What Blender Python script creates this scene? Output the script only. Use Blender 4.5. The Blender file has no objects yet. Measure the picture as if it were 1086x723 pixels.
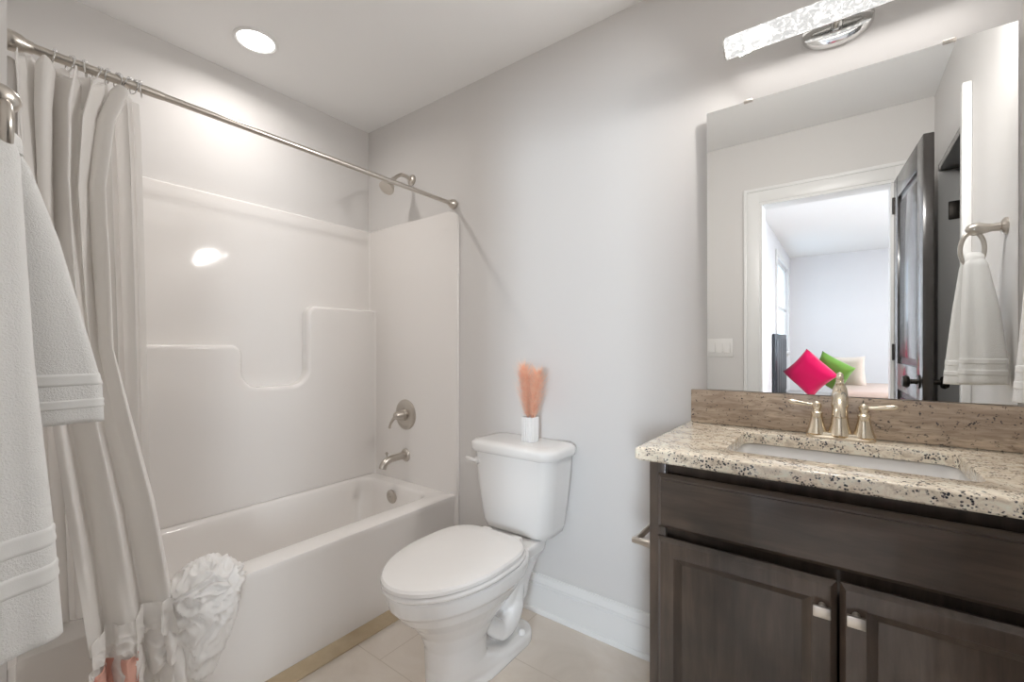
import bpy, bmesh, math, random
from mathutils import Vector, Matrix, noise, Euler
random.seed(7)
PI = math.pi
S = bpy.context.scene
COL = S.collection

# ------------------------------------------------------------------ camera, exposure, lights
F_PX = 467.0
CAM = (2.27, -1.61, 1.142)
cd = bpy.data.cameras.new('camera'); cam = bpy.data.objects.new('camera', cd); COL.objects.link(cam)
cd.sensor_width = 36.0; cd.lens = 36.0 * F_PX / 1086.0
cd.shift_y = 7.5 / 1086.0
cd.clip_start = 0.02
cam.location = CAM
cam.rotation_euler = (PI / 2, 0, math.atan2(0.5997, 0.8002))
S.camera = cam
S.view_settings.view_transform = 'Standard'
S.view_settings.look = 'None'
S.view_settings.gamma = 1.0
S.view_settings.use_curve_mapping = False
S.view_settings.exposure = 0.33

w = bpy.data.worlds.new('sky'); S.world = w; w.use_nodes = True
w.node_tree.nodes['Background'].inputs[0].default_value = (0.62, 0.78, 1.0, 1)
w.node_tree.nodes['Background'].inputs[1].default_value = 1.0

def area(name, loc, target, sx, sy, power, color, shape='RECTANGLE', spread=PI):
    l = bpy.data.lights.new(name, 'AREA'); l.shape = shape; l.size = sx
    if shape in ('RECTANGLE', 'ELLIPSE'): l.size_y = sy
    l.energy = power; l.color = color; l.spread = spread
    o = bpy.data.objects.new(name, l); COL.objects.link(o); o.location = loc
    d = Vector(target) - Vector(loc); o.rotation_euler = d.to_track_quat('-Z', 'Y').to_euler()
    return o
P_CAN = 3.3
P_BAR = 10.5
P_DOWN = 0.45
P_WIN2 = 60.0
P_FILL = 16.0
P_BED = 75.0
area('recessed_light_lamp', (0.315, -0.77, 2.428), (0.315, -0.77, 0), 0.06, 0.06, P_CAN, (1.0, 0.95, 0.915), 'DISK', math.radians(165))
area('bar_light_lamp', (2.12, -0.130, 2.085), (1.45, -1.2, 1.55), 0.27, 0.05, P_BAR, (1.0, 0.965, 0.935))
area('bar_light_lamp', (2.41, -0.130, 2.085), (2.25, -1.1, 1.65), 0.27, 0.05, P_BAR * 0.4, (1.0, 0.965, 0.935))
area('bar_light_lamp', (2.265, -0.085, 2.050), (2.265, -0.10, 1.0), 0.56, 0.04, P_DOWN, (1.0, 0.965, 0.935))
area('bedroom_window_daylight', (4.1, -6.585, 1.45), (2.1, -1.7, 1.0), 1.5, 1.4, P_WIN2, (0.80, 0.90, 1.0), spread=math.radians(70))
area('bedroom_right_fill_light', (5.63, -3.1, 1.5), (2.0, -1.66, 1.15), 1.3, 1.2, P_FILL, (0.86, 0.93, 1.0), spread=math.radians(50))  # unseen fill light added, aimed through the doorway to brighten the bathroom
area('bedroom_fill_light', (4.3, -4.0, 2.42), (4.3, -4.0, 0.0), 0.5, 0.5, P_BED, (0.97, 0.97, 1.0))  # unseen fill added to brighten the bedroom; no fixture belongs to it
S.cycles.max_bounces = 16; S.cycles.diffuse_bounces = 8; S.cycles.glossy_bounces = 6

# ------------------------------------------------------------------ materials
def mat(name, color, rough=0.5, metal=0.0, coat=0.0, spec=0.5, emit=None, estr=0.0, sheen=0.0):
    m = bpy.data.materials.new(name); m.use_nodes = True
    b = m.node_tree.nodes['Principled BSDF']
    b.inputs['Base Color'].default_value = (*color, 1)
    b.inputs['Roughness'].default_value = rough
    b.inputs['Metallic'].default_value = metal
    b.inputs['Coat Weight'].default_value = coat
    b.inputs['Coat Roughness'].default_value = 0.06
    b.inputs['Specular IOR Level'].default_value = spec
    b.inputs['Sheen Weight'].default_value = sheen
    if emit:
        b.inputs['Emission Color'].default_value = (*emit, 1)
        b.inputs['Emission Strength'].default_value = estr
    return m
def nodes(m): return m.node_tree.nodes, m.node_tree.links, m.node_tree.nodes['Principled BSDF']
def coords(m, scale=(1, 1, 1)):
    n, l, b = nodes(m)
    g = n.new('ShaderNodeNewGeometry'); mp = n.new('ShaderNodeMapping'); mp.inputs['Scale'].default_value = scale
    l.new(g.outputs['Position'], mp.inputs['Vector'])
    return mp.outputs['Vector']
def tex_noise(m, vec, scale, detail=4, rough=0.55, dist=0.0):
    n, l, b = nodes(m)
    t = n.new('ShaderNodeTexNoise'); t.inputs['Scale'].default_value = scale
    t.inputs['Detail'].default_value = detail; t.inputs['Roughness'].default_value = rough; t.inputs['Distortion'].default_value = dist
    l.new(vec, t.inputs['Vector']); return t.outputs['Fac']
def ramp(m, fac, stops):
    n, l, b = nodes(m)
    r = n.new('ShaderNodeValToRGB'); e = r.color_ramp.elements
    while len(e) < len(stops): e.new(0.5)
    for k, (p, c) in enumerate(stops):
        e[k].position = p; e[k].color = (*c, 1) if len(c) == 3 else c
    l.new(fac, r.inputs['Fac']); return r.outputs['Color']
def mix(m, fac, a, b_):
    n, l, b = nodes(m)
    x = n.new('ShaderNodeMix'); x.data_type = 'RGBA'
    for sock, v in ((x.inputs[0], fac), (x.inputs[6], a), (x.inputs[7], b_)):
        if hasattr(v, 'links'): l.new(v, sock)
        elif isinstance(v, (int, float)): sock.default_value = v
        else: sock.default_value = (*v, 1)
    return x.outputs[2]
def setcol(m, c): n, l, b = nodes(m); l.new(c, b.inputs['Base Color'])
def bump(m, fac, strength=0.1, dist=0.002):
    n, l, b = nodes(m)
    bp = n.new('ShaderNodeBump'); bp.inputs['Strength'].default_value = strength; bp.inputs['Distance'].default_value = dist
    l.new(fac, bp.inputs['Height']); l.new(bp.outputs['Normal'], b.inputs['Normal'])

M = {}
M['paint'] = mat('wall_paint', (0.66, 0.645, 0.630), 0.55, spec=0.3)
bump(M['paint'], tex_noise(M['paint'], coords(M['paint']), 220, 2), 0.06, 0.001)
M['ceil'] = mat('ceiling_paint', (0.85, 0.85, 0.845), 0.8, spec=0.2)
M['trim'] = mat('white_trim_paint', (0.78, 0.78, 0.77), 0.35)
M['acrylic'] = mat('white_acrylic', (0.80, 0.775, 0.75), 0.07, coat=0.0)
M['porcelain'] = mat('white_porcelain', (0.76, 0.75, 0.735), 0.10, coat=0.4)
M['plastic'] = mat('white_plastic', (0.78, 0.765, 0.745), 0.18, coat=0.2)
M['nickel'] = mat('brushed_nickel', (0.58, 0.54, 0.49), 0.28, 1.0)
bump(M['nickel'], tex_noise(M['nickel'], coords(M['nickel'], (40, 40, 900)), 6, 2), 0.04, 0.0005)
M['champ'] = mat('champagne_nickel', (0.78, 0.69, 0.55), 0.2, 1.0)
M['chrome'] = mat('chrome', (0.75, 0.75, 0.74), 0.10, 1.0)
M['bead'] = mat('clear_bead', (0.8, 0.8, 0.8), 0.08, 0.6)
M['mirror'] = mat('mirror_glass', (0.93, 0.94, 0.935), 0.0, 1.0)
M['black'] = mat('dark_gap', (0.012, 0.011, 0.012), 0.5)
M['rubber'] = mat('dark_rubber', (0.03, 0.03, 0.03), 0.6)
M['steel_dark'] = mat('oil_rubbed_metal', (0.05, 0.045, 0.04), 0.4, 0.9)
M['peach'] = mat('peach_fabric', (0.75, 0.42, 0.34), 0.85, sheen=0.2)

def cloth_mat(name, c, nscale=900, strength=0.35, dist=0.0015, transl=0.0):
    m = mat(name, c, 0.9, spec=0.15, sheen=0.25)
    bump(m, tex_noise(m, coords(m), nscale, 3, 0.7), strength, dist)
    if transl:
        n, l, b = nodes(m)
        t = n.new('ShaderNodeBsdfTranslucent'); t.inputs[0].default_value = (*c, 1)
        s = n.new('ShaderNodeMixShader'); s.inputs[0].default_value = transl
        l.new(b.outputs[0], s.inputs[1]); l.new(t.outputs[0], s.inputs[2])
        l.new(s.outputs[0], n['Material Output'].inputs['Surface'])
    return m
M['terry'] = cloth_mat('white_terry', (0.80, 0.80, 0.785), 420, 0.55, 0.003)
M['terry_band'] = cloth_mat('white_terry_band', (0.78, 0.78, 0.765), 900, 0.15, 0.001)
M['curtain'] = cloth_mat('white_cotton', (0.93, 0.915, 0.895), 700, 0.12, 0.001, 0.35)
M['ruffle'] = cloth_mat('white_ruffle', (0.93, 0.915, 0.895), 500, 0.12, 0.001, 0.25)
M['liner'] = mat('frosted_liner', (0.92, 0.905, 0.885), 0.35)
n, l, b = nodes(M['liner'])
t = n.new('ShaderNodeBsdfTransparent'); t2 = n.new('ShaderNodeBsdfTranslucent'); t2.inputs[0].default_value = (0.8, 0.78, 0.76, 1)
s1 = n.new('ShaderNodeMixShader'); s1.inputs[0].default_value = 0.45; l.new(b.outputs[0], s1.inputs[1]); l.new(t2.outputs[0], s1.inputs[2])
s2 = n.new('ShaderNodeMixShader'); s2.inputs[0].default_value = 0.14; l.new(s1.outputs[0], s2.inputs[1]); l.new(t.outputs[0], s2.inputs[2])
l.new(s2.outputs[0], n['Material Output'].inputs['Surface'])

# dark stained maple
def wood(name, vertical):
    m = mat(name, (0.05, 0.04, 0.035), 0.30, coat=0.4)
    sc = (14, 14, 1.6) if vertical else (1.6, 14, 14)
    v = coords(m, sc)
    f1 = tex_noise(m, v, 3.0, 6, 0.6, 0.4)
    f2 = tex_noise(m, coords(m), 5.0, 3, 0.5)
    c = ramp(m, f1, [(0.25, (0.050, 0.037, 0.029)), (0.5, (0.076, 0.058, 0.046)), (0.78, (0.115, 0.089, 0.070))])
    c2 = ramp(m, f2, [(0.3, (0.6, 0.6, 0.62)), (0.7, (1.25, 1.15, 1.05))])
    n, l, b = nodes(m)
    x = n.new('ShaderNodeMix'); x.data_type = 'RGBA'; x.blend_type = 'MULTIPLY'; x.inputs[0].default_value = 1.0
    l.new(c, x.inputs[6]); l.new(c2, x.inputs[7]); l.new(x.outputs[2], b.inputs['Base Color'])
    return m
M['wood_h'] = wood('stained_maple_across', False)
M['wood_v'] = wood('stained_maple_upright', True)
M['door'] = mat('dark_door_paint', (0.030, 0.026, 0.024), 0.22, coat=0.3)

# granite
def granite(name, base, vein, streak, specks, brown):
    m = mat(name, base, 0.16, coat=0.4)
    v = coords(m); vs = coords(m, streak)
    mid = tex_noise(m, vs, 38, 6, 0.7, 0.7)
    c = ramp(m, mid, [(0.30, vein), (0.43, tuple(lerp_(a, b_, 0.6) for a, b_ in zip(vein, base))), (0.52, base), (0.72, tuple(min(0.92, x * 1.22) for x in base))])
    big = ramp(m, tex_noise(m, vs, 8, 4, 0.6, 0.4), [(0.42, (0, 0, 0)), (0.64, (brown, brown, brown))])
    c = mix(m, big, c, vein)
    n, l, b = nodes(m)
    def mul(a, b_):
        x = n.new('ShaderNodeMix'); x.data_type = 'RGBA'; x.blend_type = 'MULTIPLY'; x.inputs[0].default_value = 1.0
        l.new(a, x.inputs[6]); l.new(b_, x.inputs[7]); return x.outputs[2]
    vo = n.new('ShaderNodeTexVoronoi'); vo.inputs['Scale'].default_value = 170; vo.inputs['Randomness'].default_value = 1.0; l.new(v, vo.inputs['Vector'])
    sp = ramp(m, vo.outputs['Distance'], [(0.30, (1, 1, 1)), (0.48, (0, 0, 0))])
    clump = ramp(m, tex_noise(m, v, 34, 4, 0.7), [(specks, (0, 0, 0)), (specks + 0.06, (1, 1, 1))])
    c = mix(m, mul(sp, clump), c, (0.022, 0.024, 0.036))
    blot = ramp(m, tex_noise(m, v, 95, 3, 0.6, 0.5), [(0.62, (0, 0, 0)), (0.67, (1, 1, 1))])
    c = mix(m, blot, c, (0.10, 0.085, 0.085))
    setcol(m, c)
    return m
lerp_ = lambda a, b_, t: a + (b_ - a) * t
M['granite'] = granite('cream_granite', (0.88, 0.79, 0.645), (0.50, 0.40, 0.295), (1, 1.5, 1.5), 0.48, 0.22)
M['granite_bs'] = granite('reflection_streak_granite', (0.60, 0.49, 0.38), (0.28, 0.205, 0.155), (0.4, 1.8, 2.4), 0.58, 0.7)  # same stone browner than the lit top; reflection smear painted as streaks

# floor tile
def tile():
    m = mat('beige_tile', (0.5, 0.42, 0.34), 0.22)
    n, l, b = nodes(m)
    v = coords(m)
    c = ramp(m, tex_noise(m, v, 2.6, 6, 0.6, 0.8), [(0.3, (0.60, 0.53, 0.45)), (0.5, (0.68, 0.61, 0.53)), (0.7, (0.75, 0.69, 0.62))])
    br = n.new('ShaderNodeTexBrick'); br.offset = 0.5
    br.inputs['Color1'].default_value = (1, 1, 1, 1); br.inputs['Color2'].default_value = (1, 1, 1, 1); br.inputs['Mortar'].default_value = (0, 0, 0, 1)
    br.inputs['Scale'].default_value = 1.0; br.inputs['Mortar Size'].default_value = 0.002
    br.inputs['Brick Width'].default_value = 0.61; br.inputs['Row Height'].default_value = 0.305
    l.new(v, br.inputs['Vector'])
    c = mix(m, br.outputs['Fac'], c, (0.58, 0.51, 0.43))
    setcol(m, c)
    bump(m, tex_noise(m, v, 12, 3), 0.02, 0.002)
    return m
M['tile'] = tile()
M['strip'] = mat('tan_strip', (0.42, 0.30, 0.18), 0.5)
setcol(M['strip'], ramp(M['strip'], tex_noise(M['strip'], coords(M['strip']), 9, 4), [(0.3, (0.46, 0.35, 0.22)), (0.7, (0.60, 0.49, 0.33))]))
M['carpet'] = cloth_mat('bedroom_carpet', (0.45, 0.40, 0.35), 300, 0.4, 0.004)

# lit bubble acrylic
def bubble():
    m = mat('bubble_acrylic', (0.10, 0.10, 0.10), 0.25)
    n, l, b = nodes(m)
    v = coords(m, (1, 1.0, 1.0))
    vo = n.new('ShaderNodeTexVoronoi'); vo.inputs['Scale'].default_value = 75; vo.feature = 'SMOOTH_F1'; l.new(v, vo.inputs['Vector'])
    f = tex_noise(m, v, 60, 3, 0.6, 1.0)
    c = ramp(m, f, [(0.40, (0.60, 0.60, 0.59)), (0.52, (0.76, 0.75, 0.735)), (0.60, (1.5, 1.45, 1.4))])
    l.new(c, b.inputs['Emission Color']); b.inputs['Emission Strength'].default_value = 0.85
    return m
M['bubble'] = bubble()
M['lens'] = mat('lit_lens', (0.8, 0.8, 0.8), 0.4, emit=(1.0, 0.97, 0.93), estr=3.0)
M['pane'] = mat('daylight_pane', (0.3, 0.3, 0.3), 0.1, emit=(0.62, 0.82, 1.0), estr=1.6)

# ------------------------------------------------------------------ mesh helpers
def add_box(bm, x0, x1, y0, y1, z0, z1, bev=0.0, seg=2):
    t = bmesh.new()
    bmesh.ops.create_cube(t, size=1.0)
    for v in t.verts:
        v.co = Vector((x0 + (v.co.x + 0.5) * (x1 - x0), y0 + (v.co.y + 0.5) * (y1 - y0), z0 + (v.co.z + 0.5) * (z1 - z0)))
    if bev: bmesh.ops.bevel(t, geom=t.edges[:], offset=bev, segments=seg, profile=0.5, affect='EDGES')
    join(bm, t)
def join(bm, t):
    me = bpy.data.meshes.new('tmp'); t.to_mesh(me); t.free(); bm.from_mesh(me); bpy.data.meshes.remove(me)
def loft(bm, rings, cap0=True, cap1=True, closed=True):
    R = [[bm.verts.new(p) for p in r] for r in rings]
    n = len(R[0])
    for a, b in zip(R, R[1:]):
        for i in range(n if closed else n - 1):
            j = (i + 1) % n
            bm.faces.new((a[i], a[j], b[j], b[i]))
    if cap0: bm.faces.new(R[0][::-1])
    if cap1: bm.faces.new(R[-1])
    return R
def frame(d):
    d = Vector(d).normalized()
    u = d.orthogonal().normalized() if abs(d.z) > 0.95 else d.cross(Vector((0, 0, 1))).normalized()
    return d, u, d.cross(u).normalized()
def tube(bm, pts, r, seg=12, caps=True):
    pts = [Vector(p) for p in pts]
    rr = r if isinstance(r, (list, tuple)) else [r] * len(pts)
    rings = []; u0 = None
    for i, p in enumerate(pts):
        d = (pts[min(i + 1, len(pts) - 1)] - pts[max(i - 1, 0)])
        if d.length < 1e-9: d = pts[-1] - pts[0]
        d.normalize()
        if u0 is None: _, u0, _ = frame(d)
        u0 = (u0 - d * u0.dot(d)).normalized(); w_ = d.cross(u0)
        rings.append([p + (u0 * math.cos(2 * PI * k / seg) + w_ * math.sin(2 * PI * k / seg)) * rr[i] for k in range(seg)])
    loft(bm, rings, caps, caps)
def lathe(bm, org, axis, prof, seg=32, sq=1.0):
    """prof: list of (distance along axis, radius)"""
    d, u, v = frame(axis); org = Vector(org)
    rings = [[org + d * t + (u * math.cos(2 * PI * k / seg) + v * math.sin(2 * PI * k / seg)) * max(r, 1e-5) for k in range(seg)] for t, r in prof]
    loft(bm, rings, True, True)
def torus(bm, c, e1, e2, ra, rb, r, seg=32, sub=10, a0=0, a1=2 * PI):
    c, e1, e2 = Vector(c), Vector(e1), Vector(e2); nn = e1.cross(e2).normalized()
    full = abs(a1 - a0 - 2 * PI) < 1e-6
    rings = []
    for k in range(seg + (0 if full else 1)):
        a = a0 + (a1 - a0) * k / seg
        p = c + e1 * math.cos(a) * ra + e2 * math.sin(a) * rb
        o = (e1 * math.cos(a) * rb + e2 * math.sin(a) * ra).normalized()
        rings.append([p + (o * math.cos(2 * PI * j / sub) + nn * math.sin(2 * PI * j / sub)) * r for j in range(sub)])
    if full: rings.append(rings[0]); loft(bm, rings, False, False); bmesh.ops.remove_doubles(bm, verts=bm.verts[:], dist=1e-6)
    else: loft(bm, rings)
def rrect(cx, cy, hx, hy, r, z, n=8):
    out = []
    for k, (sx, sy) in enumerate(((1, 1), (-1, 1), (-1, -1), (1, -1))):
        for i in range(n + 1):
            a = PI / 2 * k + PI / 2 * i / n
            out.append((cx + sx * (hx - r) + r * math.cos(a), cy + sy * (hy - r) + r * math.sin(a), z))
    return out
def prism(bm, poly, fn, d0, d1, bev=0.0, seg=3, only_front=True):
    """poly in 2D -> fn(a,b,d)"""
    t = bmesh.new()
    A = [t.verts.new(fn(a, b_, d0)) for a, b_ in poly]; B = [t.verts.new(fn(a, b_, d1)) for a, b_ in poly]
    n_ = len(poly)
    t.faces.new(A[::-1]); fb = t.faces.new(B)
    for i in range(n_): t.faces.new((A[i], A[(i + 1) % n_], B[(i + 1) % n_], B[i]))
    if bev:
        es = [e for e in t.edges if e.verts[0] in B and e.verts[1] in B]
        bmesh.ops.bevel(t, geom=es, offset=bev, segments=seg, profile=0.5, affect='EDGES')
    join(bm, t)

def tag(o, label=None, cat=None, group=None, kind=None):
    if label: o['label'] = label
    if cat: o['category'] = cat
    if group: o['group'] = group
    if kind: o['kind'] = kind
    return o
def obj(name, bm, m, parent=None, origin=None, smooth=True, angle=40, sub=0):
    bmesh.ops.recalc_face_normals(bm, faces=bm.faces[:])
    me = bpy.data.meshes.new(name)
    org = Vector(origin) if origin else Vector((0, 0, 0))
    if parent:
        org = Vector((0, 0, 0)); p = parent
        while p: org += Vector(p.location); p = p.parent
    bmesh.ops.translate(bm, verts=bm.verts[:], vec=-org)
    bm.to_mesh(me); bm.free()
    if smooth:
        for p in me.polygons: p.use_smooth = True
        if angle < 180: me.set_sharp_from_angle(angle=math.radians(angle))
    me.materials.append(m)
    o = bpy.data.objects.new(name, me); COL.objects.link(o)
    if parent: o.parent = parent
    else: o.location = org
    if sub:
        md = o.modifiers.new('smooth', 'SUBSURF'); md.levels = sub; md.render_levels = sub
    return o
def empty(name, loc, label, cat, group=None):
    o = bpy.data.objects.new(name, None); COL.objects.link(o); o.location = loc; o.empty_display_size = 0.05
    return tag(o, label, cat, group)
def struct(name, bm, m, **k):
    return tag(obj(name, bm, m, **k), kind='structure')
def copy_tree(o, parent=None):
    c = o.copy(); COL.objects.link(c)
    if parent: c.parent = parent
    for ch in list(o.children): copy_tree(ch, c)
    return c
B = bmesh.new
def sstep(t): t = max(0, min(1, t)); return t * t * (3 - 2 * t)
def lerp(a, b_, t): return a + (b_ - a) * t
def curve(pts, t):
    """piecewise smooth interpolation of (t, value) pairs"""
    if t <= pts[0][0]: return pts[0][1]
    for (a, va), (b_, vb) in zip(pts, pts[1:]):
        if t <= b_: return lerp(va, vb, sstep((t - a) / (b_ - a))) if len(pts) < 3 else lerp(va, vb, (t - a) / (b_ - a))
    return pts[-1][1]

# ------------------------------------------------------------------ room shell
H = 2.44; OY = -1.625; OB = -1.745; EY = -1.497; EX = 0.745; FX = -0.02; NX = 2.66
JL, JR, DH = 1.85, 2.50, 2.04      # entry door opening
BX1, BY1 = 5.6, -6.55              # bedroom extents
bm = B(); add_box(bm, FX - 0.1, NX + 0.1, OB, 0.1, -0.06, 0.0); struct('floor', bm, M['tile'], smooth=False)
bm = B(); add_box(bm, FX - 0.1, NX + 0.1, OB, 0.1, H, H + 0.06); struct('ceiling', bm, M['ceil'], smooth=False)
bm = B(); add_box(bm, FX - 0.1, NX + 0.1, 0.0, 0.1, 0, H); struct('wall_right', bm, M['paint'], smooth=False)
bm = B(); add_box(bm, FX - 0.1, FX, OB, 0.0, 0, H); struct('wall_far', bm, M['paint'], smooth=False)
bm = B(); add_box(bm, FX, EX, OB, EY, 0, H); struct('wall_left', bm, M['paint'], smooth=False)
bm = B()
add_box(bm, EX, JL, OB, OY, 0, H); add_box(bm, JR, NX, OB, OY, 0, H); add_box(bm, JL, JR, OB, OY, DH, H)
struct('wall_entry', bm, M['paint'], smooth=False)
CY0, CY1 = -1.52, -0.87            # closet opening in the near wall
bm = B()
add_box(bm, NX, NX + 0.1, CY1, 0.0, 0, H); add_box(bm, NX, NX + 0.1, OB, CY0, 0, H); add_box(bm, NX, NX + 0.1, CY0, CY1, DH, H)
struct('wall_near', bm, M['paint'], smooth=False)
# closet behind the near wall
bm = B()
add_box(bm, NX + 0.1, 3.45, CY0 - 0.14, CY0 - 0.04, 0, H); add_box(bm, NX + 0.1, 3.45, CY1 + 0.04, CY1 + 0.14, 0, H)
add_box(bm, 3.35, 3.45, CY0 - 0.04, CY1 + 0.04, 0, H); add_box(bm, NX + 0.1, 3.35, CY0 - 0.04, CY1 + 0.04, -0.06, 0)
add_box(bm, NX + 0.1, 3.35, CY0 - 0.04, CY1 + 0.04, H, H + 0.06)
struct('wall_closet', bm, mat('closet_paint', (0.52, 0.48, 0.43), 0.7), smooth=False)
bm = B(); add_box(bm, NX - 0.001, NX + 0.101, CY0 - 0.001, CY0 + 0.018, 0, DH); add_box(bm, NX - 0.001, NX + 0.101, CY1 - 0.018, CY1 + 0.001, 0, DH)
jamb = struct('trim_4', bm, M['trim'], smooth=False)
bm = B(); add_box(bm, NX + 0.035, NX + 0.085, CY0 + 0.017, CY0 + 0.026, 1.76, 1.85, 0.003); obj('hinge', bm, M['steel_dark'], jamb)
bm = B(); add_box(bm, NX - 0.001, NX + 0.101, CY0, CY1, DH - 0.03, DH + 0.001); struct('trim_5', bm, M['door'], smooth=False)  # head jamb; shade under the opening put in as dark door colour
bm = B()
add_box(bm, NX - 0.02, NX, CY1, CY1 + 0.09, 0, DH + 0.09, 0.005)
add_box(bm, NX - 0.028, NX, CY1 + 0.07, CY1 + 0.092, 0, DH + 0.09, 0.005)
struct('trim_3', bm, M['trim'])

# baseboards with a moulded cap
def base_profile(h=0.16):
    return [(0, 0), (0.017, 0), (0.017, h - 0.048), (0.012, h - 0.044), (0.012, h - 0.040), (0.019, h - 0.036), (0.020, h - 0.028), (0.014, h - 0.018), (0.008, h - 0.010), (0.0075, h), (0, h)]
def base_run(name, p0, p1, nrm):
    bm = B(); p0, p1, nrm = Vector(p0), Vector(p1), Vector(nrm)
    rings = [[p + nrm * d + Vector((0, 0, z)) for d, z in base_profile()] for p in (p0, p1)]
    loft(bm, rings)
    # shoe moulding
    rings = [[p + nrm * (0.017 + 0.012 * math.cos(a)) + Vector((0, 0, 0.016 * math.sin(a))) for a in (0, .4, .8, 1.2, PI / 2)] + [p + nrm * 0.017] for p in (p0, p1)]
    loft(bm, rings)
    return struct(name, bm, M['trim'], angle=25)
base_run('baseboard_right', (0.745, 0, 0), (1.872, 0, 0), (0, -1, 0))
base_run('baseboard_entry', (EX, OY, 0), (JL - 0.09, OY, 0), (0, 1, 0))

# entry door casing and jambs
bm = B()
for x0, x1 in ((JL - 0.09, JL), (JR, JR + 0.09)):
    add_box(bm, x0, x1, OY, OY + 0.016, 0, DH + 0.09, 0.004)
    xo = (x0, x0 + 0.022) if x0 < 2 else (x1 - 0.022, x1)
    add_box(bm, xo[0], xo[1], OY, OY + 0.024, 0, DH + 0.09, 0.005)
add_box(bm, JL - 0.088, JR + 0.088, OY, OY + 0.0155, DH, DH + 0.0895, 0.003)
add_box(bm, JL - 0.0893, JR + 0.0893, OY, OY + 0.0233, DH + 0.068, DH + 0.0893, 0.004)
add_box(bm, JL - 0.008, JL + 0.016, OB - 0.005, OY + 0.012, 0, DH); add_box(bm, JR - 0.016, JR + 0.008, OB - 0.005, OY - 0.002, 0, DH); add_box(bm, JL - 0.008, JR + 0.008, OB - 0.0045, OY + 0.0115, DH - 0.016, DH + 0.008)
struct('trim_1', bm, M['trim'])
# tan strip along the foot of the tub
bm = B(); add_box(bm, 0.694, 0.779, EY, -0.018, 0.0, 0.005, 0.002); struct('trim_2', bm, M['strip'])

# ------------------------------------------------------------------ bedroom seen in the mirror
bm = B(); add_box(bm, 1.52, BX1, BY1 - 0.1, OB, -0.06, 0.0); struct('floor_bedroom', bm, M['carpet'], smooth=False)
bm = B(); add_box(bm, 1.52, BX1, BY1 - 0.1, OB, H, H + 0.06); struct('ceiling_bedroom', bm, M['ceil'], smooth=False)
M['bedwall'] = mat('bedroom_paint', (0.78, 0.78, 0.795), 0.6, spec=0.3)
W2 = (3.35, 4.85, 0.75, 2.15)
bm = B()
add_box(bm, 1.52, W2[0], BY1 - 0.1, BY1, 0, H); add_box(bm, W2[1], BX1, BY1 - 0.1, BY1, 0, H)
add_box(bm, W2[0], W2[1], BY1 - 0.1, BY1, 0, W2[2]); add_box(bm, W2[0], W2[1], BY1 - 0.1, BY1, W2[3], H)
struct('wall_bedroom_far', bm, M['bedwall'], smooth=False)
W1 = (-6.1, -4.75, 1.0, 2.2)
bm = B()
add_box(bm, 1.52, 1.62, W1[1], OB, 0, H); add_box(bm, 1.52, 1.62, BY1, W1[0], 0, H)
add_box(bm, 1.52, 1.62, W1[0], W1[1], 0, W1[2]); add_box(bm, 1.52, 1.62, W1[0], W1[1], W1[3], H)
struct('wall_bedroom_left', bm, M['bedwall'], smooth=False)
W3 = (-3.75, -2.45, 0.9, 2.1)  # opening for the added fill window
bm = B()
add_box(bm, BX1, BX1 + 0.1, W3[1], OB, 0, H); add_box(bm, BX1, BX1 + 0.1, BY1, W3[0], 0, H); add_box(bm, BX1, BX1 + 0.1, W3[0], W3[1], 0, W3[2]); add_box(bm, BX1, BX1 + 0.1, W3[0], W3[1], W3[3], H)
struct('wall_bedroom_right', bm, M['bedwall'], smooth=False)
bm = B(); add_box(bm, NX, BX1, OB - 0.0, OB + 0.1, 0, H); struct('wall_bedroom_near', bm, M['bedwall'], smooth=False)
def window(name, axis, a0, a1, z0, z1, d, inward):
    """flat window in plane: axis 'x' -> runs along x at y=d; axis 'y' -> runs along y at x=d"""
    f = (lambda a, dd, z: (a, dd, z)) if axis == 'x' else (lambda a, dd, z: (dd, a, z))
    bm = B()
    def bx(A0, A1, D0, D1, Z0, Z1):
        p, q = f(A0, D0, Z0), f(A1, D1, Z1)
        add_box(bm, min(p[0], q[0]), max(p[0], q[0]), min(p[1], q[1]), max(p[1], q[1]), Z0, Z1, 0.004)
    s = inward; wd = 0.045
    bx(a0, a0 + wd, d - s * 0.07, d - s * 0.02, z0, z1); bx(a1 - wd, a1, d - s * 0.07, d - s * 0.02, z0, z1)
    bx(a0, a1, d - s * 0.07, d - s * 0.02, z0, z0 + wd); bx(a0, a1, d - s * 0.07, d - s * 0.02, z1 - wd, z1)
    zm = (z0 + z1) / 2; bx(a0, a1, d - s * 0.065, d - s * 0.02, zm - 0.02, zm + 0.02)
    cw = 0.08
    bx(a0 - cw, a0, d, d + s * 0.018, z0 - cw, z1 + cw); bx(a1, a1 + cw, d, d + s * 0.018, z0 - cw, z1 + cw)
    bx(a0, a1, d, d + s * 0.018, z1, z1 + cw); bx(a0 - cw, a1 + cw, d, d + s * 0.035, z0 - 0.03, z0)
    o = struct(name, bm, M['trim'])
    bm = B(); p, q = f(a0, d - s * 0.055, z0), f(a1, d - s * 0.05, z1)
    add_box(bm, min(p[0], q[0]), max(p[0], q[0]), min(p[1], q[1]), max(p[1], q[1]), z0, z1)
    g = obj('pane', bm, M['pane'], o, smooth=False)
    return o
window('window_1', 'y', W1[0], W1[1], W1[2], W1[3], 1.62, 1)
window('fill_window', 'y', W3[0], W3[1], W3[2], W3[3], BX1, -1)  # unseen window added only to go with the fill light
window('window_2', 'x', W2[0], W2[1], W2[2], W2[3], BY1, 1)

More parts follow.
